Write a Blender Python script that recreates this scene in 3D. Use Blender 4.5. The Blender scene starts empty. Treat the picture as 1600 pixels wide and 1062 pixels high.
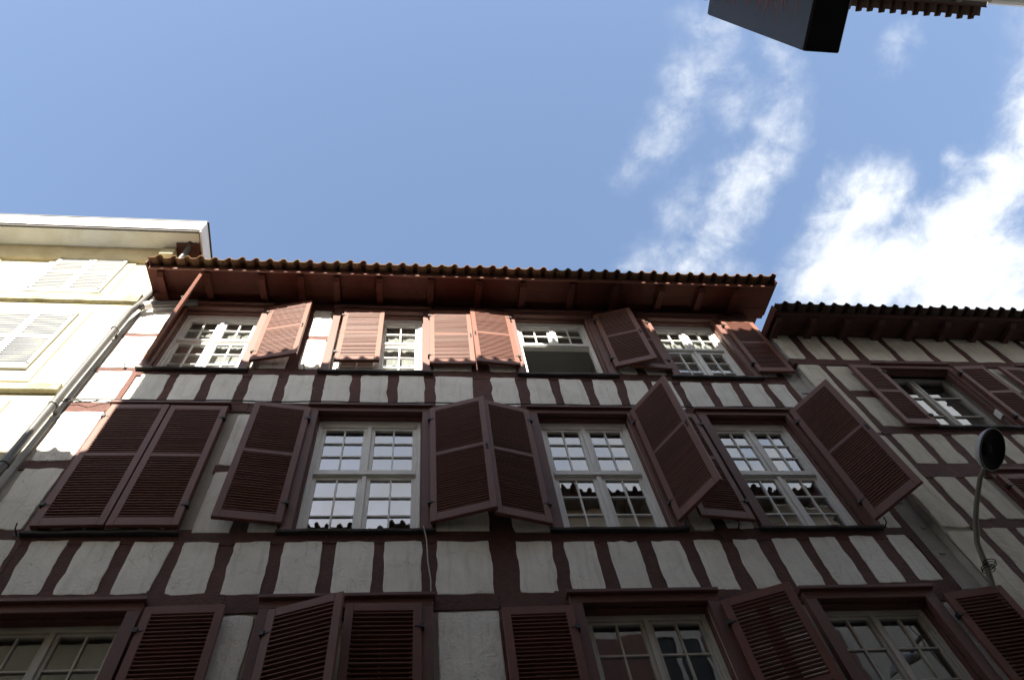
import bpy, math, random
from mathutils import Vector, Matrix
random.seed(7)
R = random.Random(11)
S = bpy.context.scene

# ------------------------------------------------------------------ camera
cam_d = bpy.data.cameras.new('camera')
cam = bpy.data.objects.new('camera', cam_d)
S.collection.objects.link(cam)
cam_d.sensor_width = 36.0
cam_d.lens = 1239.56 / 1600 * 36.0
cam_d.clip_start = 0.05
cam_d.clip_end = 2000
_r, _u, _b = (0.99283, -0.07034, -0.09669), (-0.02102, -0.89871, 0.43804), (-0.11771, -0.43286, -0.89374)
cam.matrix_world = Matrix(((_r[0], _u[0], _b[0], 0), (_r[1], _u[1], _b[1], 0), (_r[2], _u[2], _b[2], 1.6), (0, 0, 0, 1)))
S.camera = cam

# ------------------------------------------------------------------ light
SUN = Vector((-0.20, -1.0, 0.60)).normalized()          # towards the sun
sd = bpy.data.lights.new('sun', 'SUN')
sd.energy = 4.7
sd.angle = math.radians(0.5)
sd.color = (1.0, 0.92, 0.78)
sun = bpy.data.objects.new('sun', sd)
S.collection.objects.link(sun)
sun.location = (0, -20, 40)
sun.rotation_euler = SUN.to_track_quat('Z', 'Y').to_euler()

S.view_settings.view_transform = 'Standard'
S.view_settings.look = 'None'
S.view_settings.exposure = 2.30
S.view_settings.gamma = 1.0
try:
    S.view_settings.use_curve_mapping = False
except Exception:
    pass

W = bpy.data.worlds.new('World')
S.world = W
W.use_nodes = True
nt = W.node_tree
nt.nodes.clear()
L = nt.links


def N(tree, typ, **kw):
    n = tree.nodes.new(typ)
    for k, v in kw.items():
        if hasattr(n, k):
            setattr(n, k, v)
        else:
            n.inputs[k].default_value = v
    return n


def mth(tree, op, a, b=None, c=None, clamp=False):
    n = tree.nodes.new('ShaderNodeMath')
    n.operation = op
    n.use_clamp = clamp
    for i, v in enumerate((a, b, c)):
        if v is None:
            continue
        if isinstance(v, (int, float)):
            n.inputs[i].default_value = v
        else:
            tree.links.new(v, n.inputs[i])
    return n.outputs[0]


def build_world():
    sky = nt.nodes.new('ShaderNodeTexSky')
    sky.sky_type = 'NISHITA'
    sky.sun_disc = False
    sky.sun_elevation = math.asin(SUN.z)
    sky.sun_rotation = math.atan2(SUN.x, SUN.y)
    sky.altitude = 0
    sky.air_density = 1.0
    sky.dust_density = 1.2
    sky.ozone_density = 1.0
    tc = nt.nodes.new('ShaderNodeTexCoord')
    sp = nt.nodes.new('ShaderNodeSeparateXYZ')
    L.new(tc.outputs['Generated'], sp.inputs[0])
    z = mth(nt, 'MAXIMUM', sp.outputs[2], 0.06)
    px = mth(nt, 'DIVIDE', sp.outputs[0], z)
    py = mth(nt, 'DIVIDE', sp.outputs[1], z)
    cb = nt.nodes.new('ShaderNodeCombineXYZ')           # a flat cloud layer overhead
    L.new(px, cb.inputs[0])
    L.new(py, cb.inputs[1])
    def warped(vec, scale, amp, detail):
        w = N(nt, 'ShaderNodeTexNoise', Scale=scale, Detail=detail, Roughness=0.6)
        L.new(vec, w.inputs['Vector'])
        v = nt.nodes.new('ShaderNodeVectorMath')
        v.operation = 'MULTIPLY_ADD'
        L.new(w.outputs['Color'], v.inputs[0])
        v.inputs[1].default_value = (amp, amp, 0.0)
        L.new(vec, v.inputs[2])
        o = nt.nodes.new('ShaderNodeVectorMath')
        o.operation = 'SUBTRACT'
        L.new(v.outputs[0], o.inputs[0])
        o.inputs[1].default_value = (amp / 2, amp / 2, 0.0)
        return o.outputs[0]

    P = warped(warped(cb.outputs[0], 6.0, 0.09, 2.0), 22.0, 0.055, 4.0)
    Q = warped(cb.outputs[0], 5.0, 0.07, 2.0)
    fb = N(nt, 'ShaderNodeTexNoise', Scale=11.0, Detail=10.0, Roughness=0.64)
    L.new(Q, fb.inputs['Vector'])
    fine = N(nt, 'ShaderNodeTexNoise', Scale=34.0, Detail=7.0, Roughness=0.62)
    L.new(Q, fine.inputs['Vector'])
    # where the cloud banks lie in the layer: strokes (x0, y0, x1, y1, radius, weight)
    strokes = [(0.345, 0.065, 0.30, 0.20, 0.058, .37), (0.30, 0.18, 0.27, 0.24, 0.05, .25), (0.33, 0.11, 0.40, 0.15, 0.05, .30),
               (0.435, 0.10, 0.455, 0.18, 0.048, .36), (0.455, 0.17, 0.375, 0.37, 0.060, .47), (0.37, 0.26, 0.35, 0.33, 0.055, .27),
               (0.30, 0.37, 0.45, 0.37, 0.05, .28),
               (0.60, 0.27, 0.60, 0.36, 0.085, .80), (0.60, 0.35, 0.80, 0.38, 0.11, .95), (0.70, 0.36, 0.82, 0.18, 0.085, .85),
               (0.82, 0.2, 0.80, 0.05, 0.065, .62), (0.712, 0.205, 0.715, 0.24, 0.035, .42), (0.60, 0.05, 0.59, 0.085, 0.03, .26), (0.52, 0.31, 0.57, 0.34, 0.03, .3),
               (0.80, 0.45, 1.1, 0.6, 0.22, .9)]
    blobs = []
    for x0, y0, x1, y1, r_, w_ in strokes:
        k = max(2, int(math.hypot(x1 - x0, y1 - y0) / (r_ * 0.55)) + 1)
        for i in range(k):
            t = i / (k - 1)
            blobs.append((x0 + (x1 - x0) * t, y0 + (y1 - y0) * t, r_, w_))
    acc = None
    for bx, by, br, bw in blobs:
        d = nt.nodes.new('ShaderNodeVectorMath')
        d.operation = 'DISTANCE'
        L.new(P, d.inputs[0])
        d.inputs[1].default_value = (bx, by, 0)
        m = nt.nodes.new('ShaderNodeMapRange')
        m.interpolation_type = 'SMOOTHSTEP'
        m.inputs['From Min'].default_value = br * 1.3
        m.inputs['From Max'].default_value = 0.0
        m.inputs['To Min'].default_value = 0.0
        m.inputs['To Max'].default_value = bw
        L.new(d.outputs['Value'], m.inputs['Value'])
        acc = m.outputs[0] if acc is None else mth(nt, 'MAXIMUM', acc, m.outputs[0])
    # the rest of the sky: broken cloud further from the clear gap overhead
    wide = N(nt, 'ShaderNodeTexNoise', Scale=1.6, Detail=3.0, Roughness=0.5)
    L.new(cb.outputs[0], wide.inputs['Vector'])
    dist = nt.nodes.new('ShaderNodeVectorMath')
    dist.operation = 'DISTANCE'
    L.new(cb.outputs[0], dist.inputs[0])
    dist.inputs[1].default_value = (-0.05, 0.42, 0)
    far = nt.nodes.new('ShaderNodeMapRange')
    far.interpolation_type = 'SMOOTHSTEP'
    far.inputs['From Min'].default_value = 0.75
    far.inputs['From Max'].default_value = 1.15
    far.inputs['To Max'].default_value = 1.0
    L.new(dist.outputs['Value'], far.inputs['Value'])
    broken = mth(nt, 'MULTIPLY', far.outputs[0], mth(nt, 'MULTIPLY_ADD', wide.outputs['Fac'], 2.0, -0.30))
    acc = mth(nt, 'MAXIMUM', acc, broken)
    n = mth(nt, 'MULTIPLY_ADD', fb.outputs['Fac'], 1.9, -0.95)
    n = mth(nt, 'ADD', n, mth(nt, 'MULTIPLY_ADD', fine.outputs['Fac'], 0.8, -0.40))
    dn = mth(nt, 'ADD', acc, mth(nt, 'MULTIPLY', n, mth(nt, 'MULTIPLY', mth(nt, 'MULTIPLY_ADD', acc, 1.9, 0.03, clamp=True), mth(nt, 'MULTIPLY_ADD', acc, -0.55, 1.05))))
    ms = nt.nodes.new('ShaderNodeMapRange')
    ms.interpolation_type = 'SMOOTHSTEP'
    ms.inputs['From Min'].default_value = 0.05
    ms.inputs['From Max'].default_value = 1.0
    ms.inputs['To Max'].default_value = 0.97
    L.new(dn, ms.inputs['Value'])
    hs = N(nt, 'ShaderNodeHueSaturation', Saturation=0.95, Value=1.03)
    L.new(sky.outputs[0], hs.inputs['Color'])
    mix = nt.nodes.new('ShaderNodeMix')
    mix.data_type = 'RGBA'
    L.new(ms.outputs[0], mix.inputs['Factor'])
    L.new(hs.outputs[0], mix.inputs[6])
    mix.inputs[7].default_value = (3.5, 3.6, 3.65, 1)
    bg = nt.nodes.new('ShaderNodeBackground')
    bg.inputs['Strength'].default_value = 0.071
    L.new(mix.outputs[2], bg.inputs['Color'])
    out = nt.nodes.new('ShaderNodeOutputWorld')
    L.new(bg.outputs[0], out.inputs['Surface'])


build_world()

# ------------------------------------------------------------------ materials
def mat(name, col, rough=0.8, var=0.12, scale=6.0, bump=0.0, bscale=40.0, spec=0.3, col2=None, stain=0.0, metal=0.0, stretch=(1, 1, 1), obj_coord=False, thr=(0.45, 0.75), fleck=None, streak=None):
    m = bpy.data.materials.new(name)
    m.use_nodes = True
    t = m.node_tree
    bs = t.nodes['Principled BSDF']
    bs.inputs['Roughness'].default_value = rough
    bs.inputs['Specular IOR Level'].default_value = spec
    bs.inputs['Metallic'].default_value = metal
    tc = t.nodes.new('ShaderNodeTexCoord')
    geo = t.nodes.new('ShaderNodeNewGeometry')
    src = tc.outputs['Object'] if obj_coord else geo.outputs['Position']
    mp = t.nodes.new('ShaderNodeMapping')
    mp.inputs['Scale'].default_value = stretch
    t.links.new(src, mp.inputs[0])
    n1 = N(t, 'ShaderNodeTexNoise', Scale=scale, Detail=5.0, Roughness=0.6)
    t.links.new(mp.outputs[0], n1.inputs['Vector'])
    oi = t.nodes.new('ShaderNodeObjectInfo')
    a = mth(t, 'MULTIPLY_ADD', n1.outputs['Fac'], 2 * var, 1 - var)
    a = mth(t, 'MULTIPLY', a, mth(t, 'MULTIPLY_ADD', oi.outputs['Random'], var * 0.9, 1 - var * 0.45))
    vm = t.nodes.new('ShaderNodeVectorMath')
    vm.operation = 'SCALE'
    vm.inputs[0].default_value = col
    t.links.new(a, vm.inputs['Scale'])
    c = vm.outputs[0]
    if col2 is not None:
        n2 = N(t, 'ShaderNodeTexNoise', Scale=scale * 0.45, Detail=6.0, Roughness=0.65)
        n2.inputs['Distortion'].default_value = 0.6
        t.links.new(mp.outputs[0], n2.inputs['Vector'])
        mr = t.nodes.new('ShaderNodeMapRange')
        mr.inputs['From Min'].default_value = thr[0]
        mr.inputs['From Max'].default_value = thr[1]
        mr.inputs['To Max'].default_value = stain
        t.links.new(n2.outputs['Fac'], mr.inputs['Value'])
        mx = t.nodes.new('ShaderNodeMix')
        mx.data_type = 'RGBA'
        t.links.new(mr.outputs[0], mx.inputs['Factor'])
        t.links.new(c, mx.inputs[6])
        mx.inputs[7].default_value = (*col2, 1)
        c = mx.outputs[2]
    if streak is not None:        # rain streaks: long thin stains down the wall
        ms_ = t.nodes.new('ShaderNodeMapping')
        ms_.inputs['Scale'].default_value = (9.0, 9.0, 0.7)
        t.links.new(src, ms_.inputs[0])
        n5 = N(t, 'ShaderNodeTexNoise', Scale=1.6, Detail=6.0, Roughness=0.7)
        t.links.new(ms_.outputs[0], n5.inputs['Vector'])
        r5 = t.nodes.new('ShaderNodeMapRange')
        r5.inputs['From Min'].default_value = 0.50
        r5.inputs['From Max'].default_value = 0.78
        r5.inputs['To Max'].default_value = 0.75
        t.links.new(n5.outputs['Fac'], r5.inputs['Value'])
        x5 = t.nodes.new('ShaderNodeMix')
        x5.data_type = 'RGBA'
        t.links.new(r5.outputs[0], x5.inputs['Factor'])
        t.links.new(c, x5.inputs[6])
        x5.inputs[7].default_value = (*streak, 1)
        c = x5.outputs[2]
        # hairline cracks
        vo = t.nodes.new('ShaderNodeTexVoronoi')
        vo.feature = 'DISTANCE_TO_EDGE'
        vo.inputs['Scale'].default_value = 1.9
        wn = N(t, 'ShaderNodeTexNoise', Scale=5.0, Detail=4.0)
        t.links.new(src, wn.inputs['Vector'])
        va = t.nodes.new('ShaderNodeVectorMath')
        va.operation = 'MULTIPLY_ADD'
        t.links.new(wn.outputs['Color'], va.inputs[0])
        va.inputs[1].default_value = (0.35, 0.35, 0.35)
        t.links.new(src, va.inputs[2])
        t.links.new(va.outputs[0], vo.inputs['Vector'])
        rc = t.nodes.new('ShaderNodeMapRange')
        rc.inputs['From Min'].default_value = 0.0
        rc.inputs['From Max'].default_value = 0.006
        rc.inputs['To Min'].default_value = 0.45
        rc.inputs['To Max'].default_value = 0.0
        t.links.new(vo.outputs['Distance'], rc.inputs['Value'])
        x6 = t.nodes.new('ShaderNodeMix')
        x6.data_type = 'RGBA'
        t.links.new(rc.outputs[0], x6.inputs['Factor'])
        t.links.new(c, x6.inputs[6])
        x6.inputs[7].default_value = (0.16, 0.15, 0.14, 1)
        c = x6.outputs[2]
    if fleck is not None:         # small chips where limewash or bare wood shows
        n4 = N(t, 'ShaderNodeTexNoise', Scale=30.0, Detail=5.0, Roughness=0.7)
        t.links.new(mp.outputs[0], n4.inputs['Vector'])
        r4 = t.nodes.new('ShaderNodeMapRange')
        r4.inputs['From Min'].default_value = 0.66
        r4.inputs['From Max'].default_value = 0.72
        r4.inputs['To Max'].default_value = 0.55
        t.links.new(n4.outputs['Fac'], r4.inputs['Value'])
        x4 = t.nodes.new('ShaderNodeMix')
        x4.data_type = 'RGBA'
        t.links.new(r4.outputs[0], x4.inputs['Factor'])
        t.links.new(c, x4.inputs[6])
        x4.inputs[7].default_value = (*fleck, 1)
        c = x4.outputs[2]
    t.links.new(c, bs.inputs['Base Color'])
    if bump:
        n3 = N(t, 'ShaderNodeTexNoise', Scale=bscale, Detail=4.0, Roughness=0.6)
        t.links.new(mp.outputs[0], n3.inputs['Vector'])
        b = N(t, 'ShaderNodeBump', Strength=bump, Distance=0.02)
        t.links.new(n3.outputs['Fac'], b.inputs['Height'])
        t.links.new(b.outputs[0], bs.inputs['Normal'])
    return m


M = {
    'plaster': mat('lime_plaster', (0.77, 0.755, 0.715), 0.95, 0.08, 5.0, 0.6, 24.0, 0.1, (0.55, 0.535, 0.49), 0.6, streak=(0.46, 0.44, 0.39)),
    'plaster_warm': mat('aged_cream_plaster', (0.66, 0.615, 0.52), 0.95, 0.10, 5.0, 0.6, 24.0, 0.1, (0.46, 0.42, 0.34), 0.65, streak=(0.36, 0.33, 0.27)),
    'wallcore': mat('wall_infill', (0.40, 0.37, 0.33), 0.95, 0.1, 5.0, 0.4, 25.0, 0.1),
    'pier': mat('old_render_pier', (0.46, 0.44, 0.41), 0.95, 0.12, 4.0, 0.8, 14.0, 0.1, (0.24, 0.23, 0.22), 0.7),
    'timber': mat('oxblood_timber', (0.108, 0.049, 0.041), 0.75, 0.32, 16.0, 1.0, 48.0, 0.25, (0.062, 0.033, 0.029), 0.7, fleck=(0.30, 0.26, 0.23)),
    'trim': mat('oxblood_joinery', (0.125, 0.053, 0.042), 0.55, 0.14, 5.0, 0.2, 40.0, 0.35, (0.085, 0.042, 0.036), 0.6, fleck=(0.22, 0.15, 0.13)),
    'shutter': mat('oxblood_shutter_paint', (0.150, 0.060, 0.042), 0.5, 0.16, 4.0, 0.12, 60.0, 0.3, (0.112, 0.050, 0.039), 0.6, fleck=(0.22, 0.13, 0.105)),
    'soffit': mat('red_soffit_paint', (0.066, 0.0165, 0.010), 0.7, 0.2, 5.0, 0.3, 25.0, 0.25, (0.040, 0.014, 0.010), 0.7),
    'darkwood': mat('dark_brown_wood', (0.075, 0.035, 0.03), 0.75, 0.2, 8.0, 0.4, 25.0, 0.2),
    'greywood': mat('grey_brown_wood', (0.16, 0.14, 0.12), 0.8, 0.2, 8.0, 0.4, 25.0, 0.2),
    'sill': mat('lead_sill', (0.032, 0.026, 0.026), 0.5, 0.2, 8.0, 0.3, 20.0, 0.4),
    'tile': mat('clay_roof_tile', (0.115, 0.062, 0.038), 0.9, 0.32, 9.0, 0.5, 40.0, 0.15, (0.15, 0.115, 0.045), 0.7),
    'tile_old': mat('mossy_roof_tile', (0.09, 0.06, 0.048), 0.9, 0.28, 9.0, 0.5, 40.0, 0.15, (0.09, 0.08, 0.05), 0.6),
    'white': mat('white_window_paint', (0.74, 0.74, 0.72), 0.45, 0.06, 8.0, 0.08, 60.0, 0.4, (0.52, 0.50, 0.46), 0.4),
    'oldwhite': mat('weathered_window_paint', (0.46, 0.44, 0.40), 0.6, 0.12, 8.0, 0.15, 60.0, 0.3, (0.34, 0.31, 0.24), 0.6),
    'creamwall': mat('cream_render', (0.50, 0.455, 0.31), 0.95, 0.06, 3.0, 0.25, 18.0, 0.1, (0.36, 0.33, 0.22), 0.6, streak=(0.36, 0.33, 0.22)),
    'stone': mat('stained_cream_stone', (0.30, 0.28, 0.20), 0.9, 0.2, 6.0, 0.5, 25.0, 0.1, (0.10, 0.095, 0.06), 0.85),
    'creamtrim': mat('cream_surround', (0.44, 0.40, 0.28), 0.9, 0.06, 4.0, 0.2, 25.0, 0.1, (0.55, 0.50, 0.36), 0.4),
    'cornice': mat('ochre_cornice', (0.58, 0.51, 0.34), 0.9, 0.1, 5.0, 0.2, 25.0, 0.1, (0.30, 0.25, 0.13), 0.6),
    'whiteshut': mat('white_shutter_paint', (0.40, 0.41, 0.40), 0.5, 0.05, 6.0, 0.08, 50.0, 0.35),
    'zinc': mat('zinc_sheet', (0.62, 0.62, 0.61), 0.5, 0.08, 4.0, 0.1, 20.0, 0.4, (0.42, 0.41, 0.38), 0.5),
    'soffit_white': mat('aged_white_boards', (0.56, 0.57, 0.56), 0.8, 0.08, 4.0, 0.15, 20.0, 0.2, (0.36, 0.33, 0.25), 0.6),
    'pipe': mat('grey_downpipe', (0.062, 0.061, 0.059), 0.45, 0.12, 5.0, 0.1, 30.0, 0.45, (0.04, 0.039, 0.037), 0.6),
    'iron': mat('black_iron', (0.025, 0.022, 0.022), 0.55, 0.2, 20.0, 0.2, 60.0, 0.4),
    'cable': mat('pale_cable', (0.42, 0.38, 0.34), 0.6, 0.1, 10.0),
    'black': mat('black_sheath', (0.02, 0.018, 0.018), 0.6, 0.1, 10.0),
    'lampshell': mat('lamp_shell_enamel', (0.45, 0.46, 0.48), 0.35, 0.08, 8.0, 0.0, 10.0, 0.5),
    'lampin': mat('lamp_inner_dark', (0.025, 0.025, 0.026), 0.9, 0.1, 8.0, 0.0, 10.0, 0.05),
    'lamppole': mat('lamp_arm_paint', (0.20, 0.18, 0.15), 0.55, 0.2, 12.0, 0.2, 40.0, 0.3),
    'signface': mat('sign_face_slate_blue', (0.045, 0.050, 0.066), 0.45, 0.12, 4.0, 0.0, 10.0, 0.4),
    'signblack': mat('sign_black_casing', (0.012, 0.012, 0.013), 0.5, 0.1, 6.0, 0.0, 10.0, 0.3),
    'signred': mat('sign_print_red', (0.26, 0.065, 0.05), 0.5, 0.4, 14.0),
    'room': mat('dim_room_plaster', (0.40, 0.40, 0.39), 0.95, 0.1, 3.0),
    'opp': mat('ochre_render', (0.40, 0.37, 0.32), 0.95, 0.1, 3.0, 0.3, 20.0, 0.1, (0.30, 0.26, 0.2), 0.5),
    'opp2': mat('grey_beige_render', (0.44, 0.41, 0.36), 0.95, 0.1, 3.0, 0.3, 20.0, 0.1, (0.28, 0.26, 0.22), 0.5),
    'opp3': mat('dark_grey_render', (0.15, 0.155, 0.16), 0.95, 0.12, 3.0, 0.3, 20.0, 0.1),
    'asphalt': mat('street_paving', (0.17, 0.168, 0.162), 0.9, 0.2, 5.0, 0.5, 30.0, 0.2),
    'blind': mat('grey_blind_fabric', (0.075, 0.076, 0.068), 0.9, 0.05, 10.0, 0.1, 90.0, 0.1),
}


def curtain_mat(name, col, trans):
    m = bpy.data.materials.new(name)
    m.use_nodes = True
    t = m.node_tree
    t.nodes.clear()
    df = t.nodes.new('ShaderNodeBsdfDiffuse')
    tl = t.nodes.new('ShaderNodeBsdfTranslucent')
    tr = t.nodes.new('ShaderNodeBsdfTransparent')
    geo = t.nodes.new('ShaderNodeNewGeometry')
    wv = N(t, 'ShaderNodeTexNoise', Scale=5.0, Detail=3.0)
    mp = t.nodes.new('ShaderNodeMapping')
    mp.inputs['Scale'].default_value = (3.0, 3.0, 0.25)
    t.links.new(geo.outputs['Position'], mp.inputs[0])
    t.links.new(mp.outputs[0], wv.inputs['Vector'])
    cr = t.nodes.new('ShaderNodeVectorMath')
    cr.operation = 'SCALE'
    cr.inputs[0].default_value = col
    t.links.new(mth(t, 'MULTIPLY_ADD', wv.outputs['Fac'], 0.6, 0.7), cr.inputs['Scale'])
    t.links.new(cr.outputs[0], df.inputs[0])
    t.links.new(cr.outputs[0], tl.inputs[0])
    a = N(t, 'ShaderNodeMixShader', Fac=0.35)
    t.links.new(df.outputs[0], a.inputs[1])
    t.links.new(tl.outputs[0], a.inputs[2])
    b = N(t, 'ShaderNodeMixShader', Fac=trans)
    t.links.new(a.outputs[0], b.inputs[1])
    t.links.new(tr.outputs[0], b.inputs[2])
    o = t.nodes.new('ShaderNodeOutputMaterial')
    t.links.new(b.outputs[0], o.inputs['Surface'])
    return m


M['net'] = curtain_mat('white_net', (0.72, 0.72, 0.70), 0.18)
M['greynet'] = curtain_mat('grey_net', (0.17, 0.18, 0.19), 0.2)


def glass_mat():
    m = bpy.data.materials.new('window_glass')
    m.use_nodes = True
    t = m.node_tree
    t.nodes.clear()
    fr = N(t, 'ShaderNodeLayerWeight', Blend=0.5)
    geo = t.nodes.new('ShaderNodeNewGeometry')
    nz = N(t, 'ShaderNodeTexNoise', Scale=2.2, Detail=2.0)
    t.links.new(geo.outputs['Position'], nz.inputs['Vector'])
    bp = N(t, 'ShaderNodeBump', Strength=0.03, Distance=0.05)
    t.links.new(nz.outputs['Fac'], bp.inputs['Height'])
    gl = N(t, 'ShaderNodeBsdfGlossy', Roughness=0.0)
    t.links.new(bp.outputs[0], gl.inputs['Normal'])
    tr = t.nodes.new('ShaderNodeBsdfTransparent')
    tr.inputs[0].default_value = (0.86, 0.89, 0.88, 1)
    mx = t.nodes.new('ShaderNodeMixShader')
    t.links.new(mth(t, 'MULTIPLY_ADD', mth(t, 'POWER', fr.outputs['Facing'], 4.0), 0.7, 0.30, clamp=True), mx.inputs[0])
    t.links.new(tr.outputs[0], mx.inputs[1])
    t.links.new(gl.outputs[0], mx.inputs[2])
    o = t.nodes.new('ShaderNodeOutputMaterial')
    t.links.new(mx.outputs[0], o.inputs['Surface'])
    return m


M['glass'] = glass_mat()

# ------------------------------------------------------------------ mesh helpers
class MB:
    def __init__(s):
        s.v, s.f = [], []

    def box(s, a, b):
        x0, y0, z0 = a
        x1, y1, z1 = b
        n = len(s.v)
        s.v += [(x0, y0, z0), (x1, y0, z0), (x1, y1, z0), (x0, y1, z0), (x0, y0, z1), (x1, y0, z1), (x1, y1, z1), (x0, y1, z1)]
        s.f += [(n, n + 3, n + 2, n + 1), (n + 4, n + 5, n + 6, n + 7), (n, n + 1, n + 5, n + 4), (n + 1, n + 2, n + 6, n + 5), (n + 2, n + 3, n + 7, n + 6), (n + 3, n, n + 4, n + 7)]
        return s

    def quad(s, *p):
        n = len(s.v)
        s.v += list(p)
        s.f.append(tuple(range(n, n + len(p))))
        return s

    def tube(s, pts, rad, k=8, caps=True):
        pts = [Vector(p) for p in pts]
        rads = rad if isinstance(rad, (list, tuple)) else [rad] * len(pts)
        n0 = len(s.v)
        up = Vector((0.31, 0.22, 0.92))
        for i, p in enumerate(pts):
            d = (pts[min(i + 1, len(pts) - 1)] - pts[max(i - 1, 0)]).normalized()
            a = d.cross(up).normalized()
            b = d.cross(a)
            for j in range(k):
                t = 2 * math.pi * j / k
                s.v.append(tuple(p + (a * math.cos(t) + b * math.sin(t)) * rads[i]))
        for i in range(len(pts) - 1):
            for j in range(k):
                q = n0 + i * k
                s.f.append((q + j, q + (j + 1) % k, q + k + (j + 1) % k, q + k + j))
        if caps:
            s.f.append(tuple(n0 + j for j in range(k))[::-1])
            s.f.append(tuple(n0 + (len(pts) - 1) * k + j for j in range(k)))
        return s

    def prism_x(s, prof, x0, x1):
        """a profile of (y, z) points carried from x0 to x1"""
        n, k = len(s.v), len(prof)
        s.v += [(x0, y, z) for y, z in prof] + [(x1, y, z) for y, z in prof]
        for j in range(k):
            s.f.append((n + j, n + (j + 1) % k, n + k + (j + 1) % k, n + k + j))
        s.f.append(tuple(n + j for j in range(k))[::-1])
        s.f.append(tuple(n + k + j for j in range(k)))
        return s

    def mesh(s, name, m, smooth=False, bev=0):
        me = bpy.data.meshes.new(name)
        me.from_pydata(s.v, [], s.f)
        me.update()
        if m is not None:
            me.materials.append(M[m] if isinstance(m, str) else m)
        if smooth:
            for p in me.polygons:
                p.use_smooth = True
        return me


def link(name, me, parent=None, loc=(0, 0, 0), rot=None, scale=None):
    o = bpy.data.objects.new(name, me)
    S.collection.objects.link(o)
    if parent is not None:
        o.parent = parent
        if parent.get('wloc') is not None:
            w = parent['wloc']
            loc = (loc[0] - w[0], loc[1] - w[1], loc[2] - w[2])
    o.location = loc
    if rot:
        o.rotation_euler = rot
    if scale:
        o.scale = scale
    return o


def bevel(o, w=0.004, seg=1):
    b = o.modifiers.new('bevel', 'BEVEL')
    b.width = w
    b.segments = seg
    b.limit_method = 'ANGLE'
    return o


def thing(name, label, cat, loc, group=None):
    o = bpy.data.objects.new(name, None)
    S.collection.objects.link(o)
    o.location = loc
    o.empty_display_size = 0.3
    o['label'] = label
    o['category'] = cat
    if group:
        o['group'] = group
    return o


ORIG = {}


def part(name, mb, m, parent, smooth=False, bev=None):
    """mb in world coordinates, origin moved to the bounding centre"""
    xs, ys, zs = zip(*mb.v)
    c = ((min(xs) + max(xs)) / 2, (min(ys) + max(ys)) / 2, (min(zs) + max(zs)) / 2)
    mb.v = [(x - c[0], y - c[1], z - c[2]) for x, y, z in mb.v]
    po = ORIG.get(parent.name) if parent is not None else None
    if po is None and parent is not None:
        po = tuple(parent.location)
    o = bpy.data.objects.new(name, mb.mesh(name, m, smooth))
    S.collection.objects.link(o)
    if parent is not None:
        o.parent = parent
        o.location = (c[0] - po[0], c[1] - po[1], c[2] - po[2])
    else:
        o.location = c
    ORIG[o.name] = c
    if bev:
        bevel(o, bev)
    return o


UNIT = {}


def unit_box(m):
    if m not in UNIT:
        UNIT[m] = MB().box((-.5, -.5, -.5), (.5, .5, .5)).mesh('unit_' + m, m)
    return UNIT[m]


def bar(name, m, parent, a, b):
    """a box part from corner a to corner b that shares one unit mesh"""
    po = ORIG.get(parent.name) or tuple(parent.location)
    o = bpy.data.objects.new(name, unit_box(m))
    S.collection.objects.link(o)
    o.parent = parent
    o.location = tuple((a[i] + b[i]) / 2 - po[i] for i in range(3))
    o.scale = tuple(abs(b[i] - a[i]) for i in range(3))
    return o


# ------------------------------------------------------------------ plaster panels and timbers
def wob(n, amp):
    """smooth wobble of n values"""
    f = [(R.uniform(-1, 1), R.uniform(0.6, 3.2), R.uniform(0, 6.28)) for _ in range(3)]
    return [amp * sum(a * math.sin(w * i * 6.28 / max(n, 2) * 0.7 + p) for a, w, p in f) * 0.6 + R.uniform(-amp, amp) * 0.35 for i in range(n)]


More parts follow.
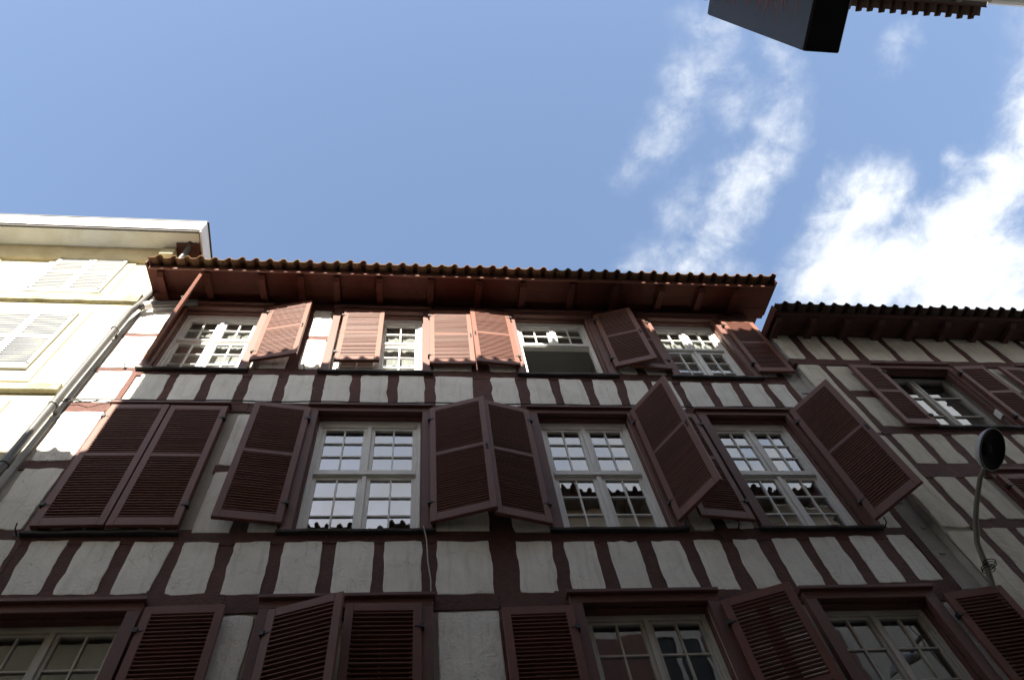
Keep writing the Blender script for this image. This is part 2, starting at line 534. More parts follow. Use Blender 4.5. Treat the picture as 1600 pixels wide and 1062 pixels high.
def panel(parent, c, y, m='plaster', amp=0.0105, proud=0.007):
    """one infill panel, corners c = (x0 top, x1 top, x0 bottom, x1 bottom, z bottom, z top), its edges uneven"""
    xt0, xt1, xb0, xb1, zb, zt = c
    nv = max(5, int((zt - zb) / 0.06))
    nh = max(4, int(max(xt1 - xt0, xb1 - xb0) / 0.06))
    pts = []
    wl, wr, wt, wbm = wob(nv + 1, amp), wob(nv + 1, amp), wob(nh + 1, amp), wob(nh + 1, amp)
    for i in range(nv):
        t = i / nv
        pts.append((xb0 + (xt0 - xb0) * t + wl[i], zb + (zt - zb) * t + (wbm[0] if i == 0 else 0)))
    for i in range(nh):
        t = i / nh
        pts.append((xt0 + (xt1 - xt0) * t, zt + wt[i]))
    for i in range(nv):
        t = 1 - i / nv
        pts.append((xb1 + (xt1 - xb1) * t + wr[i], zb + (zt - zb) * t + (wt[nh] if i == 0 else 0)))
    for i in range(nh):
        t = 1 - i / nh
        pts.append((xb0 + (xb1 - xb0) * t, zb + wbm[i]))
    # round the corners
    cx = (xt0 + xt1 + xb0 + xb1) / 4
    cz = (zt + zb) / 2
    k = len(pts)
    for ci in (0, nv, nv + nh, 2 * nv + nh):
        x, z = pts[ci % k]
        q = 0.004
        pts[ci % k] = (x + q * (1 if x < cx else -1), z + q * (1 if z < cz else -1))
    mb = MB()
    mb.v = [(x, y + 0.02, z) for x, z in pts]
    for x, z in pts:
        mb.v.append((x, y - proud * 0.45, z))
    for x, z in pts:
        d = Vector((cx - x, cz - z))
        d = d.normalized() * 0.007
        mb.v.append((x + d.x, y - proud, z + d.y))
    # a gently uneven middle ring and centre
    for x, z in pts:
        mb.v.append((x + (cx - x) * 0.45, y - proud - 0.001 + R.uniform(-.0012, .0012), z + (cz - z) * 0.45))
    mb.v.append((cx, y - proud - 0.001, cz))
    for r_ in range(3):
        for j in range(k):
            a, b = r_ * k + j, r_ * k + (j + 1) % k
            mb.f.append((a, a + k, b + k, b))
    for j in range(k):
        mb.f.append((3 * k + j, 4 * k, 3 * k + (j + 1) % k))
    return part('plaster_panel', mb, m, parent)


def timber(parent, name, x0, x1, z0, z1, y, depth=0.10, m='timber', amp=0.009, x0t=None, x1t=None):
    """a hewn beam (long in x) or stud (long in z), front face at y, its edges uneven"""
    mb = MB()
    horiz = (x1 - x0) > (z1 - z0)
    ln = (x1 - x0) if horiz else (z1 - z0)
    k = max(3, min(24, int(ln / 0.16)))
    wa, wb_, wc = wob(k + 1, amp), wob(k + 1, amp), wob(k + 1, 0.002)
    for i in range(k + 1):
        t = i / k
        if horiz:
            x = x0 + (x1 - x0) * t
            a, b = z0 + wa[i], z1 + wb_[i]
            mb.v += [(x, y + depth, a), (x, y + wc[i], a), (x, y + wc[i], b), (x, y + depth, b)]
        else:
            z = z0 + (z1 - z0) * t
            xa = x0 + ((x0t if x0t is not None else x0) - x0) * t
            xb = x1 + ((x1t if x1t is not None else x1) - x1) * t
            a, b = xa + wa[i], xb + wb_[i]
            mb.v += [(b, y + depth, z), (b, y + wc[i], z), (a, y + wc[i], z), (a, y + depth, z)]
    for i in range(k):
        q = 4 * i
        for j in range(4):
            mb.f.append((q + j, q + 4 + j, q + 4 + (j + 1) % 4, q + (j + 1) % 4))
    mb.f.append((0, 1, 2, 3))
    q = 4 * k
    mb.f.append((q + 3, q + 2, q + 1, q))
    return part(name, mb, m, parent)


def wall_with_holes(parent, name, x0, x1, z0, z1, y, holes, m, depth=0.09):
    """a wall face at y, cells cut out for the openings; thick"""
    xs = sorted({x0, x1, *[h[0] for h in holes], *[h[1] for h in holes]})
    zs = sorted({z0, z1, *[h[2] for h in holes], *[h[3] for h in holes]})
    xs = [x for x in xs if x0 <= x <= x1]
    zs = [z for z in zs if z0 <= z <= z1]
    mb = MB()
    for j in range(len(zs) - 1):
        i = 0
        while i < len(xs) - 1:
            def solid(i):
                cx, cz = (xs[i] + xs[i + 1]) / 2, (zs[j] + zs[j + 1]) / 2
                return not any(h[0] < cx < h[1] and h[2] < cz < h[3] for h in holes)
            if not solid(i):
                i += 1
                continue
            k = i
            while k + 1 < len(xs) - 1 and solid(k + 1):
                k += 1
            a, b, c, d = xs[i], xs[k + 1], zs[j], zs[j + 1]
            mb.quad((a, y, c), (b, y, c), (b, y, d), (a, y, d))
            mb.quad((a, y + depth, c), (a, y + depth, d), (b, y + depth, d), (b, y + depth, c))
            i = k + 1
    for a, b, c, d in holes:      # reveals
        mb.quad((a, y, c), (a, y, d), (a, y + depth, d), (a, y + depth, c))
        mb.quad((b, y, c), (b, y + depth, c), (b, y + depth, d), (b, y, d))
        mb.quad((a, y, d), (b, y, d), (b, y + depth, d), (a, y + depth, d))
        mb.quad((a, y, c), (a, y + depth, c), (b, y + depth, c), (b, y, c))
    return part(name, mb, m, parent)


def room(parent, x0, x1, z0, z1, y, depth=1.6, m='room'):
    """the dim room behind a window: five inner faces, open to the street"""
    e = 0.25
    a, b, c, d, f = x0 - e, x1 + e, z0 - 0.7, z1 + 0.25, y + depth
    mb = MB()
    mb.quad((a, f, c), (b, f, c), (b, f, d), (a, f, d))
    mb.quad((a, y, c), (a, f, c), (a, f, d), (a, y, d))
    mb.quad((b, y, c), (b, y, d), (b, f, d), (b, f, c))
    mb.quad((a, y, d), (a, f, d), (b, f, d), (b, y, d))
    mb.quad((a, y, c), (b, y, c), (b, f, c), (a, f, c))
    return part('room_interior', mb, m, parent)


# ------------------------------------------------------------------ windows
def window(house, x0, x1, z0, z1, yf, zt0, zt1, rows_top, rows_bot, m='white', cols=2, open_low=False, fw=0.062, st=0.042, mull=0.046, name='window', ft=0.13):
    """small-paned double casement with a transom between zt0 and zt1; yf is the face of the frame"""
    mb = MB()
    y1 = yf + 0.07
    mb.box((x0, yf, z0), (x0 + fw, y1, z1)).box((x1 - fw, yf, z0), (x1, y1, z1))
    mb.box((x0 + fw, yf, z1 - ft), (x1 - fw, y1, z1)).box((x0 + fw, yf, z0), (x1 - fw, y1, z0 + 0.05))
    # a moulded outer bead
    mb.box((x0 + 0.012, yf - 0.012, z0), (x0 + 0.030, yf, z1 - 0.012)).box((x1 - 0.030, yf - 0.012, z0), (x1 - 0.012, yf, z1 - 0.012))
    mb.box((x0 + 0.030, yf - 0.012, z1 - 0.030), (x1 - 0.030, yf, z1 - 0.012))
    w = part(name, mb, m, house, bev=0.003)
    tr = part('transom', MB().box((x0 + fw, yf - 0.004, zt0), (x1 - fw, y1, zt1)).box((x0 + fw, yf - 0.02, zt0 + 0.012), (x1 - fw, yf - 0.004, zt0 + 0.035)), m, w, bev=0.003)
    xm = (x0 + x1) / 2
    for (za, zb, rows, low) in ((zt1, z1 - ft, rows_top, False), (z0 + 0.05, zt0, rows_bot, True)):
        if low and open_low:
            continue
        part('mullion', MB().box((xm - mull / 2, yf - 0.006, za), (xm + mull / 2, y1, zb)), m, w, bev=0.003)
        for xa, xb in ((x0 + fw, xm - mull / 2), (xm + mull / 2, x1 - fw)):
            s = MB()
            ys, ye = yf + 0.014, yf + 0.055
            s.box((xa, ys, za), (xa + st, ye, zb)).box((xb - st, ys, za), (xb, ye, zb))
            s.box((xa + st, ys, zb - st), (xb - st, ye, zb)).box((xa + st, ys, za), (xb - st, ye, za + st))
            part('casement_frame', s, m, w, bev=0.003)
            ga, gb, gc, gd = xa + st, xb - st, za + st, zb - st
            gbw = 0.017
            for c in range(1, cols):
                xx = ga + (gb - ga) * c / cols
                bar('glazing_bar', m, w, (xx - gbw / 2, ys + 0.004, gc), (xx + gbw / 2, ye - 0.008, gd))
            for r_ in range(1, rows):
                zz = gc + (gd - gc) * r_ / rows
                bar('glazing_bar', m, w, (ga, ys + 0.005, zz - gbw / 2), (gb, ye - 0.009, zz + gbw / 2))
            for c in range(cols):
                for r_ in range(rows):
                    xa_ = ga + (gb - ga) * c / cols
                    xb_ = ga + (gb - ga) * (c + 1) / cols
                    za_ = gc + (gd - gc) * r_ / rows
                    zb_ = gc + (gd - gc) * (r_ + 1) / rows
                    p = pane(w, xa_, xb_, za_, zb_, (ys + ye) / 2)
    return w


PANE = MB().quad((-.5, 0, -.5), (.5, 0, -.5), (.5, 0, .5), (-.5, 0, .5)).mesh('pane', 'glass')


def pane(parent, x0, x1, z0, z1, y, tilt=0.004):
    po = ORIG.get(parent.name) or tuple(parent.location)
    o = bpy.data.objects.new('pane', PANE)
    S.collection.objects.link(o)
    o.parent = parent
    o.location = ((x0 + x1) / 2 - po[0], y - po[1], (z0 + z1) / 2 - po[2])
    o.scale = (x1 - x0, 1, z1 - z0)
    o.rotation_euler = (R.uniform(-tilt, tilt), 0, R.uniform(-tilt, tilt))
    return o


def casing(house, x0, x1, z0, z1, y, m='trim', w=0.10, proud=0.05, sill=True, back=0.09):
    """timber jamb boards, lintel board and sill of one opening"""
    bar('jamb', m, house, (x0 - w, y - proud, z0), (x0, y + back, z1))
    bar('jamb', m, house, (x1, y - proud, z0), (x1 + w, y + back, z1))
    part('lintel', MB().box((x0 - w, y - proud, z1), (x1 + w, y + back, z1 + 0.085)).box((x0 - w - 0.02, y - proud - 0.035, z1 + 0.085), (x1 + w + 0.02, y, z1 + 0.125)), m, house, bev=0.005)
    # inner fillets of the reveal
    part('rebate', MB().box((x0, y + 0.02, z1 - 0.028), (x1, y + 0.088, z1)).box((x0, y + 0.03, z0), (x0 + 0.012, y + 0.088, z1 - 0.028)).box((x1 - 0.012, y + 0.03, z0), (x1, y + 0.088, z1 - 0.028)), m, house)
    if sill:
        k = 10
        mb = MB()
        a, b = x0 - w - 0.03, x1 + w + 0.03
        for i in range(k + 1):
            t = i / k
            dz, dy = R.uniform(-.004, .004), R.uniform(-.006, .006)
            x = a + (b - a) * t
            mb.v += [(x, y + back, z0 - 0.035), (x, y - 0.055 + dy, z0 - 0.035 + dz), (x, y - 0.06 + dy, z0 - 0.010 + dz), (x, y + back, z0)]
        for i in range(k):
            for j in range(4):
                mb.f.append((4 * i + j, 4 * i + 4 + j, 4 * i + 4 + (j + 1) % 4, 4 * i + (j + 1) % 4))
        mb.f += [(0, 1, 2, 3), (4 * k + 3, 4 * k + 2, 4 * k + 1, 4 * k)]
        part('sill', mb, 'sill', house)


# ------------------------------------------------------------------ louvred shutters
SHM = {}


def shutter_meshes(w, h, mid, m, pitch, top, bot, st):
    key = (round(w, 3), round(h, 3), m, mid)
    if key in SHM:
        return SHM[key]
    th = 0.020
    f = MB()
    f.box((0, -th, 0), (st, th, h)).box((w - st, -th, 0), (w, th, h))
    f.box((st, -th, h - top), (w - st, th, h)).box((st, -th, 0), (w - st, th, bot))
    f.box((st, -th, mid - 0.028), (w - st, th, mid + 0.028))
    fr = f.mesh('shutter_frame', m)
    # one slat: a thin board with a blunt edge, tipped down towards the outside (-y when shut)
    hw, t2 = 0.0215, 0.0048
    slm = []
    for a in (math.radians(11), math.radians(-11)):
        sl = MB()
        pr = []
        for u_, v_ in ((-hw, -t2), (-hw, t2), (hw, t2), (hw, -t2)):
            pr.append((u_ * math.cos(a) - v_ * math.sin(a), u_ * math.sin(a) + v_ * math.cos(a)))
        sl.prism_x(pr, st - 0.004, w - st + 0.004)
        slm.append(sl.mesh('slat', m))
    zs = []
    for za, zb in ((bot, mid - 0.028), (mid + 0.028, h - top)):
        n = max(2, int(round((zb - za) / pitch)))
        for i in range(n):
            zs.append(za + (zb - za) * (i + 0.5) / n)
    SHM[key] = (fr, slm, zs)
    return SHM[key]


HINGE = MB().box((-0.022, -0.036, -0.022), (0.014, 0.022, 0.022)).box((0.014, -0.024, -0.008), (0.05, -0.0202, 0.008)).mesh('hinge', 'iron')
LATCH = MB().box((-0.012, -0.030, -0.05), (0.012, -0.0202, 0.05)).box((-0.006, -0.046, -0.012), (0.006, -0.030, 0.03)).mesh('latch', 'iron')


def shutter(house, hx, hy, z0, z1, w, ang, hinge_right=False, mid=0.53, m='shutter', pitch=0.0395, label=None, hw=True, latch=False, lean=0.0, top=0.085, bot=0.11, st=0.066):
    """ang = degrees the free edge swings towards the street from +x (or from -x when hinge_right); the leaf lies along its local +x"""
    h = z1 - z0
    fr, sl, zs = shutter_meshes(w, h, round(mid * h, 3), m, pitch, top, bot, st)
    po = ORIG.get(house.name) or tuple(house.location)
    o = bpy.data.objects.new('shutter', fr)
    S.collection.objects.link(o)
    o.parent = house
    o.location = (hx - po[0], hy - po[1], z0 - po[2])
    a = -math.radians(ang) if not hinge_right else math.pi + math.radians(ang)
    o.rotation_euler = (R.uniform(-.004, .004), R.uniform(-.006, .006) + lean, a)
    bevel(o, 0.003)
    if label:
        o['label'] = label
    for z in zs:
        s = bpy.data.objects.new('slat', sl[1 if hinge_right else 0])
        S.collection.objects.link(s)
        s.parent = o
        s.location = (0, 0, z)
        s.rotation_euler = (R.uniform(-.06, .06), R.uniform(-.003, .003), 0)
    if hw:
        for z in (0.14 * h, 0.88 * h):
            g = bpy.data.objects.new('hinge', HINGE)
            S.collection.objects.link(g)
            g.parent = o
            g.location = (0, 0, z)
            if (not hinge_right and False) or hinge_right:
                g.rotation_euler = (math.pi, 0, 0)
    if latch:
        g = bpy.data.objects.new('latch', LATCH)
        S.collection.objects.link(g)
        g.parent = o
        g.location = (w - 0.03, 0, h * 0.5)
        if hinge_right:
            g.rotation_euler = (0, 0, math.pi)
    return o


# ------------------------------------------------------------------ roofs
def tile_mesh(pitch, m, length=0.42, lip=0.0):
    """one wave tile: a broad trough and a narrower roll, origin at the lower left front edge, running up +y"""
    n = 19
    prof = []
    for i in range(n + 1):
        u_ = i / n
        x = u_ * pitch * 1.06
        z = 0.020 - 0.012 * math.sin(math.pi * u_ / 0.58) if u_ < 0.58 else 0.020 + 0.043 * math.sin(math.pi * min(1.0, (u_ - 0.58) / 0.42)) ** 0.75
        prof.append((x, z))
    mb = MB()
    t = 0.013
    prof0 = [(x, -lip if i / n > 0.52 else 0.0) for i, (x, z) in enumerate(prof)]
    for yy, dz in ((0.0, 0.0), (length, 0.0)):
        for (x, z), (_, q) in zip(prof, prof0):
            mb.v.append((x, yy + (q if yy == 0 else 0), z + dz))
        for (x, z), (_, q) in zip(prof, prof0):
            mb.v.append((x, yy + (q if yy == 0 else 0), z + t + dz))
    k = n + 1
    for i in range(n):
        mb.f.append((i, 2 * k + i, 2 * k + i + 1, i + 1))
        mb.f.append((k + i, k + i + 1, 3 * k + i + 1, 3 * k + i))
        mb.f.append((i, i + 1, k + i + 1, k + i))
        mb.f.append((2 * k + i, 3 * k + i, 3 * k + i + 1, 2 * k + i + 1))
    mb.f.append((0, k, 3 * k, 2 * k))
    mb.f.append((n, 2 * k + n, 3 * k + n, k + n))
    return mb.mesh('roof_tile', m, smooth=False)


def eave_roof(house, x0, x1, ye, ze, slope, run, m, pitch=0.187, courses=2, facing=-1, fascia_m='shutter', ywall=None, rafters=(), soffit_m='soffit', rafter_m=None, base_z=None):
    """lower tile courses laid one by one, a deck above; facing -1 = eave towards -y (street side of the far houses), +1 = towards +y"""
    sg = -facing
    ang = math.atan(slope)

    def y_(d):
        return ye + sg * d
    # deck (roof slope) above the laid courses: corrugated sheet standing for the courses further up
    d0 = 0.36 * courses
    mb = MB()
    n = int((x1 - x0) / pitch * 4)
    for d in (d0, run):
        for i in range(n + 1):
            x = x0 + (x1 - x0) * i / n
            mb.v.append((x, y_(d), ze + d * slope + 0.010 + 0.022 * math.sin(i * math.pi / 2)))
    for i in range(n):
        mb.f.append((i, i + 1, n + 2 + i, n + 1 + i))
    rf = part('roof', mb, m, house)
    tm = tile_mesh(pitch, m, lip=0.05 if facing > 0 else 0.008)
    nt_ = int(round((x1 - x0) / pitch))
    po = ORIG[rf.name]
    for c in range(courses):
        for i in range(nt_):
            o = bpy.data.objects.new('roof_tile', tm)
            S.collection.objects.link(o)
            o.parent = rf
            d = 0.36 * c + R.gauss(0, .006)
            xx = x0 + i * pitch + R.uniform(-.003, .003)
            zz = ze - 0.075 + d * slope + 0.018 * c + R.uniform(-.005, .006)
            if facing < 0:
                o.location = (xx - po[0], y_(d) - po[1], zz - po[2])
                o.rotation_euler = (ang, R.uniform(-.05, .05), R.uniform(-.04, .04))
            else:
                o.location = (xx + pitch - po[0], y_(d) - po[1], zz - po[2])
                o.rotation_euler = (ang, R.uniform(-.02, .02), math.pi + R.uniform(-.02, .02))
    # boarding under the tiles
    zs = ze - 0.095
    ds = 0.125
    dw = abs(ywall - ye)
    k = 3
    for j in range(k):
        da = ds + 0.022 + (dw - ds - 0.022) * j / k + (0.003 if j else 0)
        db = ds + 0.022 + (dw - ds - 0.022) * (j + 1) / k
        b = MB()
        dz = 0.0 if j % 2 == 0 else 0.004
        ya, yb = y_(da), y_(db)
        za, zb = zs - 0.02 + (da - ds) * slope + dz, zs - 0.02 + (db - ds) * slope + dz
        b.v = [(x0, ya, za), (x1, ya, za), (x1, yb, zb), (x0, yb, zb), (x0, ya, za + 0.02), (x1, ya, za + 0.02), (x1, yb, zb + 0.02), (x0, yb, zb + 0.02)]
        b.f = [(0, 3, 2, 1), (4, 5, 6, 7), (0, 1, 5, 4), (1, 2, 6, 5), (2, 3, 7, 6), (3, 0, 4, 7)]
        part('soffit_board', b, soffit_m, house)
    yA, yB = sorted((y_(ds), y_(ds + 0.022)))
    part('fascia', MB().box((x0, yA, zs - 0.030), (x1, yB, zs + 0.058)), fascia_m, house)
    for x in rafters:
        b = MB()
        w2 = 0.045
        da, db = ds + 0.05, dw + 0.02
        ya, yb = y_(da), y_(db)
        za, zb = zs - 0.022 + (da - ds) * slope, zs - 0.022 + (db - ds) * slope
        hgt = 0.085
        ym = y_(da + 0.07)
        zm = zs - 0.022 + (da + 0.07 - ds) * slope - hgt
        for xx in (x - w2, x + w2):
            b.v += [(xx, ya, za), (xx, ya, za - hgt * 0.45), (xx, ym, zm), (xx, yb, zb - hgt), (xx, yb, zb)]
        b.f += [(0, 1, 2, 3, 4), (9, 8, 7, 6, 5)]
        for j in range(5):
            b.f.append((j, 5 + j, 5 + (j + 1) % 5, (j + 1) % 5))
        part('rafter', b, rafter_m or soffit_m, house)
    return rf


# ================================================================== the street
st_ = MB().box((-60, -60, -0.3), (60, 60, 0.0))
g = part('street', st_, 'asphalt', None)
g['kind'] = 'structure'

# ================================================================== main half-timbered house
Y = 4.8
HX0, HX1 = -3.85, 4.88
house = thing('half_timbered_house', 'half-timbered house with white infill and oxblood shutters, open on most windows', 'house', (0.5, 4.8, 0))
COL = [(-3.25, -2.19), (-1.10, 0.068), (1.395, 2.475), (3.44, 4.445)]
TZ, MZ, LZ = (10.47, 12.275), (7.42, 9.475), (4.35, 6.46)
holes = []
for c in COL:
    holes.append((c[0], c[1], TZ[0], TZ[1]))
    holes.append((c[0], c[1], MZ[0], MZ[1]))
    holes.append((c[0], c[1], LZ[0], LZ[1]))
wall_with_holes(house, 'wall', HX0, HX1 + 0.22, 0.0, 12.62, Y + 0.012, holes, 'wallcore')
# back of the house and returns so that light and air stay out
mb = MB()
mb.quad((HX0, Y + 0.1, 0), (HX0, 12, 0), (HX0, 12, 12.6), (HX0, Y + 0.1, 12.6))
mb.quad((HX1 + .22, Y + 0.1, 0), (HX1 + .22, Y + 0.1, 12.6), (HX1 + .22, 12, 12.6), (HX1 + .22, 12, 0))
mb.quad((HX0, 12, 0), (HX1 + .22, 12, 0), (HX1 + .22, 12, 12.6), (HX0, 12, 12.6))
part('side_wall', mb, 'pier', house)


def up(z):
    return (z - 1.6) * 1.2 + 1.6


P3 = [(-2.73, -2.45, -2.73, -2.45), (-2.37, -2.11, -2.36, -2.11), (-2.02, -1.76, -2.00, -1.76), (-1.66, -1.40, -1.65, -1.39), (-1.30, -1.04, -1.29, -1.03),
      (-0.93, -0.67, -0.92, -0.66), (-0.57, -0.30, -0.55, -0.29), (-0.19, 0.07, -0.19, 0.08), (0.18, 0.58, 0.19, 0.56), (0.77, 1.03, 0.76, 1.03),
      (1.15, 1.39, 1.14, 1.39), (1.49, 1.74, 1.48, 1.74), (1.85, 2.09, 1.84, 2.07), (2.20, 2.42, 2.16, 2.42), (2.50, 2.73, 2.49, 2.72), (2.82, 3.06, 2.80, 3.04),
      (3.16, 3.39, 3.14, 3.35), (3.48, 3.73, 3.46, 3.70), (3.80, 4.00, 3.82, 3.98)]
P2 = [(-3.06, -2.82, -3.05, -2.78), (-2.72, -2.47, -2.69, -2.46), (-2.37, -2.11, -2.37, -2.10), (-2.01, -1.73, -2.01, -1.76), (-1.66, -1.41, -1.66, -1.39), (-1.30, -1.04, -1.29, -1.03),
      (-0.95, -0.67, -0.94, -0.66), (-0.57, -0.29, -0.56, -0.29), (-0.22, 0.06, -0.20, 0.06), (0.17, 0.57, 0.17, 0.57), (0.77, 1.04, 0.76, 1.03),
      (1.14, 1.38, 1.13, 1.37), (1.48, 1.72, 1.48, 1.71), (1.83, 2.06, 1.82, 2.07), (2.17, 2.38, 2.16, 2.37), (2.49, 2.69, 2.49, 2.69), (2.81, 3.03, 2.80, 3.03),
      (3.13, 3.36, 3.12, 3.36), (3.47, 3.68, 3.46, 3.68), (3.80, 3.98, 3.80, 3.99)]


def lerp_tab(x, tab):
    for (a, za), (b, zb) in zip(tab, tab[1:]):
        if x <= b:
            return za + (zb - za) * (x - a) / (b - a)
    return tab[-1][1]


# the old beams sag: heights of the row edges along the front
P3T = [(-3.9, 10.33), (-2.0, 10.38), (0.0, 10.41), (2.4, 10.385), (4.9, 10.33)]
P3B = [(-3.9, 9.69), (-2.0, 9.69), (0.3, 9.70), (2.4, 9.665), (4.9, 9.62)]
P2T = [(-3.9, 7.37), (-2.0, 7.31), (0.0, 7.30), (2.0, 7.265), (3.4, 7.29), (4.9, 7.34)]
P2B = [(-3.9, 6.71), (-2.0, 6.67), (0.0, 6.63), (2.4, 6.615), (3.8, 6.65), (4.9, 6.72)]


def row(P, T, B):
    edges = []
    for a, b, c, d in P:
        a, b, c, d = [v * 1.2 for v in (a, b, c, d)]
        x = (a + b) / 2
        panel(house, (a, b, c, d, lerp_tab(x, B), lerp_tab(x, T)), Y)
        edges.append((a, b, c, d))
    for (a, b, c, d), (a2, b2, c2, d2) in zip(edges, edges[1:]):
        xm = (b + a2) / 2
        timber(house, 'stud', d - 0.02, c2 + 0.02, lerp_tab(xm, B) - 0.02, lerp_tab(xm, T) + 0.02, Y + R.uniform(-.002, .003), x0t=b - 0.02, x1t=a2 + 0.02)
    return edges


e3 = row(P3, P3T, P3B)
e2 = row(P2, P2T, P2B)


def beam_row(z_lo, z_hi, x0, x1, cuts, dy=0.0):
    xs = [x0] + list(cuts) + [x1]
    for a, b in zip(xs, xs[1:]):
        za = (z_lo(a), z_lo(b))
        zb = (z_hi(a), z_hi(b))
        timber(house, 'beam', a, b - 0.004, min(za) - 0.01, max(zb) + 0.0, Y - 0.004 + dy + R.uniform(-.003, .001))


beam_row(lambda x: lerp_tab(x, P3T) - 0.01, lambda x: lerp_tab(x, P3T) + 0.16, -3.42, HX1, (-1.62, 0.72, 2.75))
beam_row(lambda x: 9.51, lambda x: lerp_tab(x, P3B) + 0.012, -3.42, HX1, (-1.9, 0.70, 3.0))
beam_row(lambda x: lerp_tab(x, P2T) - 0.006, lambda x: lerp_tab(x, P2T) + 0.115, HX0, HX1, (-1.95, 0.70, 2.9))
beam_row(lambda x: 6.47, lambda x: lerp_tab(x, P2B) + 0.012, HX0, HX1, (-1.5, 0.72, 2.7))
timber(house, 'wall_plate', -3.42, HX1 + 0.2, 12.33, 12.58, Y - 0.02)
timber(house, 'beam', -3.42, HX1, 5.6 - 1.35, 5.6 - 1.22, Y - 0.004)
timber(house, 'corner_post', -3.395, -3.335, 6.6, 12.5, Y - 0.006, amp=0.008)
timber(house, 'corner_post', HX1 - 0.075, HX1 + 0.005, 6.6, 12.5, Y - 0.006, amp=0.010)

# panels between the windows, storey by storey: (x0, x1), with a thin rail between upper and lower
GAPS = [[(-1.97, -1.64), (-1.485, -1.235)], [(0.205, 0.70), (0.925, 1.27)], [(2.66, 2.88), (3.0, 3.27)], [(4.60, 4.80)]]
POSTS = [(-1.625, -1.50), (0.715, 0.912), (2.885, 2.995)]
for zb, zm, zt in ((10.545, 11.44, 12.335), (7.43, 8.415, 9.45), (4.3, 5.35, 6.43)):
    for gi, gp in enumerate(GAPS):
        for a, b in gp:
            panel(house, (a, b, a, b, zb, zm - 0.055), Y)
            panel(house, (a, b, a, b, zm + 0.055, zt), Y)
            timber(house, 'rail', a - 0.03, b + 0.03, zm - 0.07, zm + 0.07, Y + 0.001)
    for a, b in POSTS:
        timber(house, 'post', a - 0.02, b + 0.02, zb - 0.08, zt + 0.06, Y - 0.001)
# the strip between the corner post and the downpipe
for a, b, c, d, zb, zt in ((-3.80, -3.40, -3.80, -3.40, 11.465, 12.32), (-3.80, -3.40, -3.80, -3.39, 10.51, 11.37), (-3.785, -3.39, -3.79, -3.40, 9.68, 10.41), (-3.82, -3.40, -3.78, -3.40, 8.545, 9.475), (-3.77, -3.405, -3.75, -3.41, 7.5, 8.41)):
    panel(house, (a, b, c, d, zb, zt), Y)
for za, zb in ((11.36, 11.475), (10.40, 10.52), (9.465, 9.69), (8.40, 8.555), (7.37, 7.51)):
    timber(house, 'rail', -3.83, -3.38, za, zb, Y + 0.001)

# old render pier beside the right-hand neighbour
timber(house, 'render_pier', HX1 + 0.006, HX1 + 0.225, 6.60, 12.35, Y + 0.004, depth=0.06, m='pier', amp=0.012)
for z, w_, x in ((7.82, 0.10, 4.93), (7.42, 0.05, 5.0), (8.5, 0.07, 4.97), (10.1, 0.12, 4.95), (9.2, 0.05, 5.02), (7.05, .06, 4.96)):
    bar('chipped_stone', 'pier', house, (x, Y - 0.012, z), (x + w_, Y + 0.02, z + R.uniform(.015, .04)))

for i, c in enumerate(COL):
    for zz in (TZ, MZ, LZ):
        casing(house, c[0], c[1], zz[0], zz[1], Y)
        room(house, c[0], c[1], zz[0], zz[1], Y + 0.19)

YF = 4.888
# top floor
window(house, -3.248, -2.192, 10.475, 12.272, YF, 11.43, 11.52, 2, 3)
window(house, -1.098, 0.066, 10.475, 12.272, YF, 11.43, 11.52, 2, 3)
w3 = window(house, 1.397, 2.473, 10.475, 12.272, YF, 11.49, 11.60, 2, 3, open_low=True)
window(house, 3.442, 4.443, 10.475, 12.272, YF, 11.43, 11.52, 2, 3)
# middle floor (the first opening is shut)
window(house, -3.248, -2.192, 7.425, 9.472, YF, 8.41, 8.505, 3, 3)
window(house, -1.098, 0.066, 7.425, 9.472, YF, 8.41, 8.505, 3, 3)
window(house, 1.397, 2.473, 7.425, 9.472, YF, 8.41, 8.505, 3, 3)
window(house, 3.442, 4.443, 7.425, 9.472, YF, 8.41, 8.505, 3, 3)
# lower floor, older weathered frames
for i, c in enumerate(COL):
    window(house, c[0] + .002, c[1] - .002, 4.36, 6.457, YF, 5.30, 5.38, 3, 3, m='oldwhite', fw=0.05, st=0.03, ft=0.07)

SW = 'shutter'
# top floor shutters
ty0, ty1 = 10.60, 12.245
hy = Y - 0.07
shutter(house, -3.31, hy, ty0, ty1, 0.585, 58, label='shutter standing straight out from the wall, seen edge-on', latch=True)
shutter(house, -2.074, hy, ty0, ty1, 0.59, 11, latch=True)
shutter(house, -1.05, hy - 0.003, 10.64, 12.20, 0.57, 1, label='shut leaf over the left half of its window')
shutter(house, 0.153, hy, ty0, ty1, 0.59, 1, latch=True)
shutter(house, 1.325, hy, ty0, ty1, 0.575, 5, hinge_right=True, latch=True)
shutter(house, 2.58, hy, ty0, ty1, 0.56, 15, latch=True)
shutter(house, 3.34, hy, 10.57, 12.19, 0.56, 3, hinge_right=True)
shutter(house, 4.525, hy, 10.54, 12.19, 0.50, 1)
# middle floor shutters
my0, my1 = 7.465, 9.49
shutter(house, -3.31, hy, 7.44, 9.50, 0.61, 0.5, label='shut leaf of the closed pair')
shutter(house, -2.075, hy, 7.44, 9.50, 0.61, 0.5, hinge_right=True, label='shut leaf of the closed pair')
shutter(house, -1.19, hy, my0, my1, 0.61, 7, hinge_right=True)
shutter(house, 0.152, hy, my0, my1, 0.635, 16, latch=True)
shutter(house, 1.285, hy, 7.43, 9.47, 0.56, 14, hinge_right=True)
shutter(house, 2.517, hy, my0, my1, 0.59, 56, latch=True)
shutter(house, 3.28, hy, 7.47, 9.43, 0.56, 6, hinge_right=True)
shutter(house, 4.52, hy, 7.47, 9.53, 0.58, 52, latch=True)
